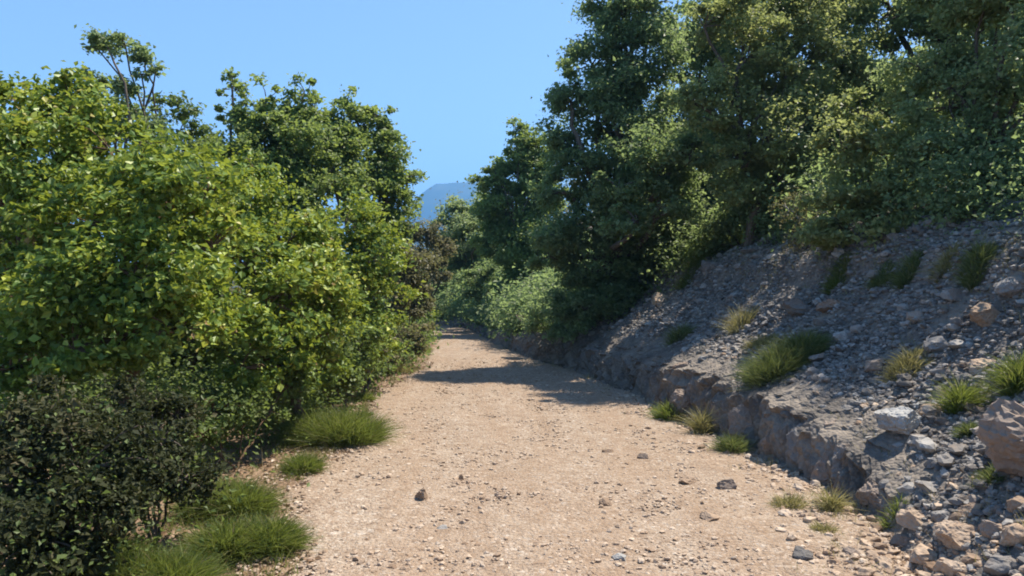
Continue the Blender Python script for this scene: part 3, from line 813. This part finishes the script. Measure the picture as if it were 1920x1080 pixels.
tree("broadleaf_tree", "open crowned tree with bare stems rising above the left canopy", "tree", (215, 11.0), [(195, 75, 30, 11.0, 0.6), (235, 85, 34, 11.0, 0.55), (270, 105, 26, 11.1, 0.7), (292, 130, 18, 11.1, 0.8), (180, 88, 20, 10.9, 0.6), (225, 165, 38, 11.0, 0.6), (265, 140, 14, 11), (190, 150, 26, 11.2), (170, 230, 60, 11), (250, 230, 60, 11)],
     L_OAK_GLARE, (0.06, 0.04), 1.7, 0.07, 2, M_BARK, 9, "trees on the left of the path", shell=0.3, fork=0.55)
tree("shrub", "thin twiggy sapling arching over a gap of sky", "shrub", (360, 12.0), [(298, 187, 16, 12, 0.6), (330, 192, 20, 12, 0.6), (350, 215, 22, 12), (358, 245, 28, 12), (390, 275, 34, 12), (300, 260, 50, 11.8), (340, 320, 60, 11.8), (270, 215, 30, 11.8)],
     L_GREEN, (0.065, 0.045), 1.7, 0.04, 2, M_BARK, 10, "trees on the left of the path", shell=0.3, fork=0.5)
tree("broadleaf_tree", "leftmost of the three tall grey green trees behind the left foliage", "tree", (470, 14.0), [(435, 165, 26, 14, 1.3), (430, 215, 30, 14, 1.2), (455, 250, 40, 14), (500, 185, 30, 14.2, 1.3), (490, 240, 45, 14), (450, 310, 60, 13.8), (510, 320, 65, 14), (470, 400, 70, 13.5), (420, 380, 60, 13.5), (470, 220, 36, 14), (420, 280, 50, 13.8), (480, 290, 60, 13.8), (535, 260, 45, 14.2)],
     L_LIGHT, (0.075, 0.053), 1.9, 0.09, 1, M_BARK, 11, "tall trees behind the left canopy")
tree("broadleaf_tree", "middle one of the three tall grey green trees", "tree", (590, 14.6), [(575, 180, 28, 14.6, 1.3), (545, 200, 24, 14.6, 1.2), (560, 240, 42, 14.6), (595, 260, 45, 14.6), (570, 320, 65, 14.4), (620, 340, 60, 14.2), (600, 410, 70, 14), (540, 400, 70, 13.8), (590, 210, 34, 14.6), (535, 240, 40, 14.4), (630, 280, 50, 14.6), (580, 270, 60, 14.4), (540, 320, 60, 14.2)],
     L_LIGHT, (0.075, 0.053), 1.9, 0.09, 1, M_BARK, 12, "tall trees behind the left canopy")
tree("broadleaf_tree", "rightmost of the three tall trees with drooping tip beside the sky", "tree", (690, 15.4), [(650, 190, 24, 15.4, 1.4), (640, 240, 36, 15.4), (705, 215, 32, 15.4, 1.1), (725, 260, 26, 15.4), (690, 280, 50, 15.4), (650, 320, 60, 15), (720, 330, 42, 15.2), (765, 330, 26, 15.4), (745, 360, 36, 15.2), (700, 390, 60, 14.8), (730, 430, 40, 15), (670, 230, 40, 15.4), (640, 280, 50, 15.2), (700, 250, 42, 15.4), (735, 300, 40, 15.2), (680, 340, 60, 15), (750, 400, 40, 15.4)],
     L_LIGHT, (0.075, 0.053), 1.9, 0.09, 1, M_BARK, 13, "tall trees behind the left canopy")
tree("shrub", "brown green bush rounding out over the far left path edge", "shrub", (770, 17.5), [(770, 500, 40, 17.4), (790, 535, 26, 17.4), (745, 530, 45, 17), (755, 580, 45, 17), (790, 570, 28, 17.4), (730, 470, 40, 17)],
     L_BROWN, (0.07, 0.05), 2.3, 0.04, 3, M_BARK, 14, "bushes along the left path edge")
tree("shrub", "low yellowish bushy growth at the far left path edge", "shrub", (760, 14.6), [(785, 625, 24, 15), (755, 640, 30, 14.6), (715, 640, 35, 14.2), (690, 675, 28, 13), (740, 668, 26, 14), (780, 650, 20, 14.9)],
     L_BROWN, (0.06, 0.042), 2.2, 0.02, 4, M_BARK, 15, "bushes along the left path edge", parts=SH)
tree("broadleaf_tree", "purplish brown tree standing where the path disappears", "tree", (800, 26), [(800, 440, 36, 26), (830, 460, 32, 26.5), (780, 480, 36, 25.5), (815, 510, 34, 26), (770, 430, 30, 26), (790, 560, 30, 25)],
     L_BROWN, (0.11, 0.08), 2.3, 0.10, 2, M_BARK, 16, "trees at the end of the path")
tree("shrub", "bright green bush glowing at the end of the path", "shrub", (800, 22), [(798, 570, 18, 22), (805, 590, 14, 22), (790, 595, 18, 22)],
     L_BRIGHT, (0.08, 0.06), 2.3, 0.03, 3, M_BARK, 17, "trees at the end of the path", parts=SH)
# thicket behind
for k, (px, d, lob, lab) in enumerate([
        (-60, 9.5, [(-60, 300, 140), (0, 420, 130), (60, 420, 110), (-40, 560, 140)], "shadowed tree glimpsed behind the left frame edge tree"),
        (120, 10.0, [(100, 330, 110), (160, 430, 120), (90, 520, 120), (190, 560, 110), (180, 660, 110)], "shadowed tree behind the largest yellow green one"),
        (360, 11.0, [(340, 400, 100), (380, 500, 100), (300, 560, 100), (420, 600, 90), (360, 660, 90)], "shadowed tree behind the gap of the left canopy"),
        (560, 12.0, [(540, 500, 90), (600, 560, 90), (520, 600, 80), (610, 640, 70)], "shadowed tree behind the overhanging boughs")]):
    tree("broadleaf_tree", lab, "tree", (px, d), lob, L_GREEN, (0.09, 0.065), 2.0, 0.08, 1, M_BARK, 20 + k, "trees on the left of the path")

# end of the path
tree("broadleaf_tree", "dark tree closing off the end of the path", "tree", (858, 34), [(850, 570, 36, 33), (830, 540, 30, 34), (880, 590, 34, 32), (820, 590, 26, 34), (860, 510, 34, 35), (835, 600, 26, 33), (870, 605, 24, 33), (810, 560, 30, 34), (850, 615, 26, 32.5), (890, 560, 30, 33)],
     L_OAK_GLARE, (0.12, 0.085), 2.4, 0.10, 2, M_BARK, 30, "trees at the end of the path")
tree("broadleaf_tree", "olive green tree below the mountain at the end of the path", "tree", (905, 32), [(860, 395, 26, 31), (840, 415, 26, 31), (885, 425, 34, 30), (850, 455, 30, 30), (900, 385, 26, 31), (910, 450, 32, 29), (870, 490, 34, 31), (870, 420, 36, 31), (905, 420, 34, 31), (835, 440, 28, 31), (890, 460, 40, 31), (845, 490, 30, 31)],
     L_SAGE_GLARE, (0.10, 0.072), 2.8, 0.10, 1, M_BARK, 31, "trees at the end of the path")
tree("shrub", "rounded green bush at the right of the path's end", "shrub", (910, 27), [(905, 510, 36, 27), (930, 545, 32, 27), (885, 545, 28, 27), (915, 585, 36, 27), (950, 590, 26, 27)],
     L_OAK_GLARE, (0.09, 0.065), 2.5, 0.05, 3, M_BARK, 32, "trees at the end of the path")
tree("broadleaf_tree", "mid green tree stepping down left of the big dark oak", "tree", (985, 25.5), [(966, 245, 18, 25.5, 1.4), (970, 275, 26, 25.5, 1.2), (962, 305, 34, 25.5, 1.1), (990, 300, 30, 25.5), (992, 262, 30, 25.5), (1012, 285, 36, 25.5), (935, 318, 26, 25.5), (912, 345, 26, 25.5), (925, 360, 32, 25.5), (1010, 330, 40, 25.5), (940, 340, 30, 25.5), (985, 345, 42, 25.5), (925, 315, 14, 25.5), (960, 400, 48, 25.5), (1010, 420, 50, 25), (930, 400, 34, 25.5), (970, 470, 50, 25), (1010, 500, 50, 25), (960, 535, 36, 25), (1020, 350, 40, 25), (985, 400, 50, 25.5), (960, 440, 50, 25.5), (940, 470, 45, 25.5), (1000, 370, 50, 25.5), (1000, 450, 55, 25)],
     L_LIGHT, (0.095, 0.068), 2.6, 0.10, 1, M_BARK, 33, "trees on the right bank")
# right bank
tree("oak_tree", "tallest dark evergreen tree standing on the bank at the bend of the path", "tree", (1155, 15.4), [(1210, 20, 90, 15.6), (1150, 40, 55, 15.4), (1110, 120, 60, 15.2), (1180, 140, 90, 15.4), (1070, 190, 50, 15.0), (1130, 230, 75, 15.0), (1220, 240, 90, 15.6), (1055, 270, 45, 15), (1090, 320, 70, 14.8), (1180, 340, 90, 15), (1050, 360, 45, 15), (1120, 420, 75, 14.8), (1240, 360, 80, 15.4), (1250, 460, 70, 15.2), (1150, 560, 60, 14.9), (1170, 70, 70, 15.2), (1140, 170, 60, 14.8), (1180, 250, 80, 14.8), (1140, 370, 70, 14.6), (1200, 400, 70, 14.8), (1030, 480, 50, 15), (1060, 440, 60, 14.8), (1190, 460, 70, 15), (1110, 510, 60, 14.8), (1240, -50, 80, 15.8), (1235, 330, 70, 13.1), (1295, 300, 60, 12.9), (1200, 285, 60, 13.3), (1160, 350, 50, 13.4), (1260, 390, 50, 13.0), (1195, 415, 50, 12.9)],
     L_OAK_GLARE, (0.070, 0.046), 2.4, 0.14, 1, M_BARK, 34, "trees on the right bank", fork=0.3)
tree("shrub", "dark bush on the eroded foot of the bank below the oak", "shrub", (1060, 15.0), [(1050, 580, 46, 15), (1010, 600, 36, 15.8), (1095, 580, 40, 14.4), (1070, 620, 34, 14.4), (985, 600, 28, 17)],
     L_OAK_GLARE, (0.06, 0.042), 2.3, 0.03, 4, M_BARK, 35, "bushes on the right bank", parts=SH)
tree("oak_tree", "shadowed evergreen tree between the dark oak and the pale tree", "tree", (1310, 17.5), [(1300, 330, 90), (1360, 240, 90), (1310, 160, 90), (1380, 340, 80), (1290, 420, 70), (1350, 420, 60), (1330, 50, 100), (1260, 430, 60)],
     L_OAK_GLARE, (0.09, 0.06), 2.4, 0.12, 1, M_BARK, 36, "trees on the right bank")
tree("broadleaf_tree", "pale yellow green tree spreading above the crest of the bank", "tree", (1400, 12.6), [(1330, 170, 55, 12.2), (1295, 190, 36, 12.0), (1345, 225, 45, 12.0), (1400, 110, 75, 12.4), (1320, 50, 50, 12.4), (1470, 70, 85, 12.6), (1500, 160, 75, 12.4), (1560, 110, 80, 12.6), (1440, 190, 60, 12.2), (1400, 20, 80, 12.8), (1530, 10, 90, 12.8), (1370, 300, 50, 12.0), (1420, 290, 70, 12.0), (1480, 260, 80, 12.0), (1400, 360, 50, 12.2), (1460, 350, 55, 12.2)],
     L_PALE, (0.062, 0.044), 2.1, 0.10, 1, M_BARK, 37, "trees on the right bank", fork=0.45)
tree("shrub", "sunlit yellowish bush in the middle of the bank top", "shrub", (1640, 9.4), [(1620, 215, 55, 9.4), (1580, 280, 60, 9.2), (1650, 290, 60, 9.2), (1610, 360, 65, 9.0), (1690, 370, 65, 9.0), (1560, 370, 50, 9.2), (1660, 430, 55, 8.6), (1590, 430, 50, 8.9), (1550, 440, 45, 9.0), (1720, 440, 50, 8.4)],
     L_PALE, (0.055, 0.04), 2.0, 0.05, 4, M_BARK, 38, "bushes on the right bank")
tree("broadleaf_tree", "deep green tree leaning in from the right frame edge", "tree", (1830, 8.6), [(1780, 200, 80, 8.8), (1860, 260, 90, 8.4), (1760, 290, 70, 8.6), (1830, 350, 80, 8.2), (1900, 160, 90, 8.6), (1740, 130, 70, 9.0), (1920, 350, 80, 8.0), (1770, 390, 60, 8.2), (1880, 410, 60, 7.6), (1790, 430, 50, 8.0), (1840, 440, 45, 7.6), (1830, 120, 70, 9), (1850, 0, 100, 8.6), (1960, -60, 120, 8.2), (1990, 120, 110, 7.8), (2060, 260, 100, 7.2), (2080, 60, 120, 7.6), (1900, -170, 120, 8.6), (1760, -20, 90, 9.2)],  # lobes beyond the right and top frame edges added to shade the scree
     L_SAGE_GLARE, (0.048, 0.033), 2.2, 0.08, 2, M_BARK, 39, "trees on the right bank")
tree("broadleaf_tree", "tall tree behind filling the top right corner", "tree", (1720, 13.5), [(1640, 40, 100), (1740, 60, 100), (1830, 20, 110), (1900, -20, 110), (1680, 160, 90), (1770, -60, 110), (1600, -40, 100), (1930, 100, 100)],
     L_SAGE_GLARE, (0.07, 0.048), 2.2, 0.12, 1, M_BARK, 40, "trees on the right bank")
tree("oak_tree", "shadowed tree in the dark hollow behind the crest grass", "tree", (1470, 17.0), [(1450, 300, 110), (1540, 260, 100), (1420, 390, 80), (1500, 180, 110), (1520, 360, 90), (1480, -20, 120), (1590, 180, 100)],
     L_OAK_GLARE, (0.09, 0.06), 2.3, 0.12, 1, M_BARK, 41, "trees on the right bank")
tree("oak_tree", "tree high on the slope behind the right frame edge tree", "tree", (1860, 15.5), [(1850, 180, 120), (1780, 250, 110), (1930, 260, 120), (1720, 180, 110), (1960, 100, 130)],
     L_SAGE_GLARE, (0.09, 0.06), 2.2, 0.12, 1, M_BARK, 42, "trees on the right bank")
tree("dry_shrub", "grey leafless brushy shrub on the upper edge of the scree", "shrub", (1530, 10.2), [(1480, 395, 40, 10.4), (1540, 400, 45, 10.2), (1510, 440, 40, 10.0), (1590, 440, 40, 10.0)],
     L_BROWN, (0.04, 0.025), 0.6, 0.02, 6, M_DEAD, 43, "bushes on the right bank", parts=SH, twig=3.0)
tree("shrub", "low tangled dull bush along the shelf above the scree", "shrub", (1730, 8.6), [(1680, 470, 40, 8.8), (1740, 460, 45, 8.6), (1800, 445, 45, 8.4), (1640, 480, 34, 9.0), (1860, 450, 45, 8.0)],
     L_BROWN, (0.04, 0.027), 1.8, 0.02, 6, M_DEAD, 44, "bushes on the right bank", parts=SH, twig=2.0)
def undergrowth(name, x, y, mat, seed, rmin, rmax, per, hgt=0.5, lk=1.0):
    global NLEAF
    rng = np.random.default_rng(seed)
    n = len(x)
    r = rng.uniform(rmin, rmax, n)
    c = np.stack([x, y, Hv(x, y) + r * hgt + rng.uniform(0, hgt, n) * r], 1)
    d = np.hypot(x, y)
    k = np.repeat(np.arange(n), per)
    off = rng.normal(size=(len(k), 3)) * np.array([0.5, 0.5, 0.45]) * r[k][:, None]
    p = c[k] + off
    ok = p[:, 2] > Hv(p[:, 0], p[:, 1]) + 0.01
    p, off, k = p[ok], off[ok], k[ok]
    sc = np.clip(0.0052 * d[k], 0.026, 0.12) * lk
    tint = np.clip(rng.uniform(0.1, 0.9, n)[k] * 0.5 + rng.uniform(0, 0.5, len(k)), 0, 1)
    V, T, tt = leaf_mesh(rng, np.zeros_like(p), unit(off + np.array([0, 0, 0.1])), tint, 1.0, 0.68)
    V = V * np.repeat(sc, 4)[:, None] + np.repeat(p, 4, axis=0)
    NLEAF += len(p)
    o = link(name, new_mesh(name, V, tris=T, mat=mat, tint=tt)); o["kind"] = "stuff"
rng = np.random.default_rng(404)
n = 2600
y = 3.5 + 40 * rng.uniform(0, 1, n) ** 1.5
x = xl(y) - np.interp(y, [0, 7, 9, 60], [0.8, 0.8, 0.32, 0.3]) - 9 * rng.uniform(0, 1, n) ** 1.4
undergrowth("undergrowth", x, y, L_GREEN, 1, 0.2, 0.7, 90)
n = 3200
y = 2.0 + 42 * rng.uniform(0, 1, n) ** 1.1
u0 = np.interp(y, [0, 8, 13, 14.5, 16, 19, 45], [2.05, 2.05, 2.45, 0.9, 0.45, 0.15, 0.1]) + 0.3 * n2(y * 0, y, 1.0, 2, 140.0)
x = xr(y) + u0 + 9 * rng.uniform(0, 1, n) ** 1.5
undergrowth("undergrowth", x, y, L_OAK_GLARE, 2, 0.2, 0.75, 90)
n = 900
y = rng.uniform(36, 75, n)
x = xl(y) + rng.uniform(-14, 26, n)
undergrowth("undergrowth", x, y, L_BROWN, 3, 0.8, 2.2, 110)
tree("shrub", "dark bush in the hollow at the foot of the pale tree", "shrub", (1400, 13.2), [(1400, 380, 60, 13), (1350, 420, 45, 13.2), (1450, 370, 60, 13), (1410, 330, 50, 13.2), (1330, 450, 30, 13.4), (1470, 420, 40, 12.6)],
     L_OAK_GLARE, (0.06, 0.042), 2.2, 0.03, 5, M_BARK, 45, "bushes on the right bank", parts=SH)
# bleached dead stem
p = hit(1417, 410)
V, Q = tubes([limb(np.random.default_rng(4), (0, 0, -0.05), (0.02, 0, 0.66), 0.022, 0.014, 7, 0.02), limb(np.random.default_rng(5), (0.01, 0, 0.4), (0.09, 0.02, 0.58), 0.010, 0.005, 5, 0.02)], 6)
tag(link("dead_stem", new_mesh("dead_stem", V, quads=Q, mat=M_DEAD, smooth=True), loc=p), "pale dead stem standing upright at the dark edge of the crest", "dead stem")

#--HAZE--
m, nt, out = mat_new("air_haze")
pv = nt.nodes.new("ShaderNodeVolumePrincipled")
pv.inputs["Color"].default_value = (0.19, 0.51, 1.0, 1)
pv.inputs["Density"].default_value = 0.0005
pv.inputs["Anisotropy"].default_value = 0.0
nt.links.new(pv.outputs[0], out.inputs["Volume"])
b = 4500.0; z0, z1 = -64.0, 420.0
V = np.array([(-b, -b, z0), (b, -b, z0), (b, b, z0), (-b, b, z0), (-b, -b, z1), (b, -b, z1), (b, b, z1), (-b, b, z1)])
Q = [(0, 3, 2, 1), (4, 5, 6, 7), (0, 1, 5, 4), (1, 2, 6, 5), (2, 3, 7, 6), (3, 0, 4, 7)]
o = link("haze", new_mesh("haze", V, quads=Q, mat=m)); o["kind"] = "stuff"
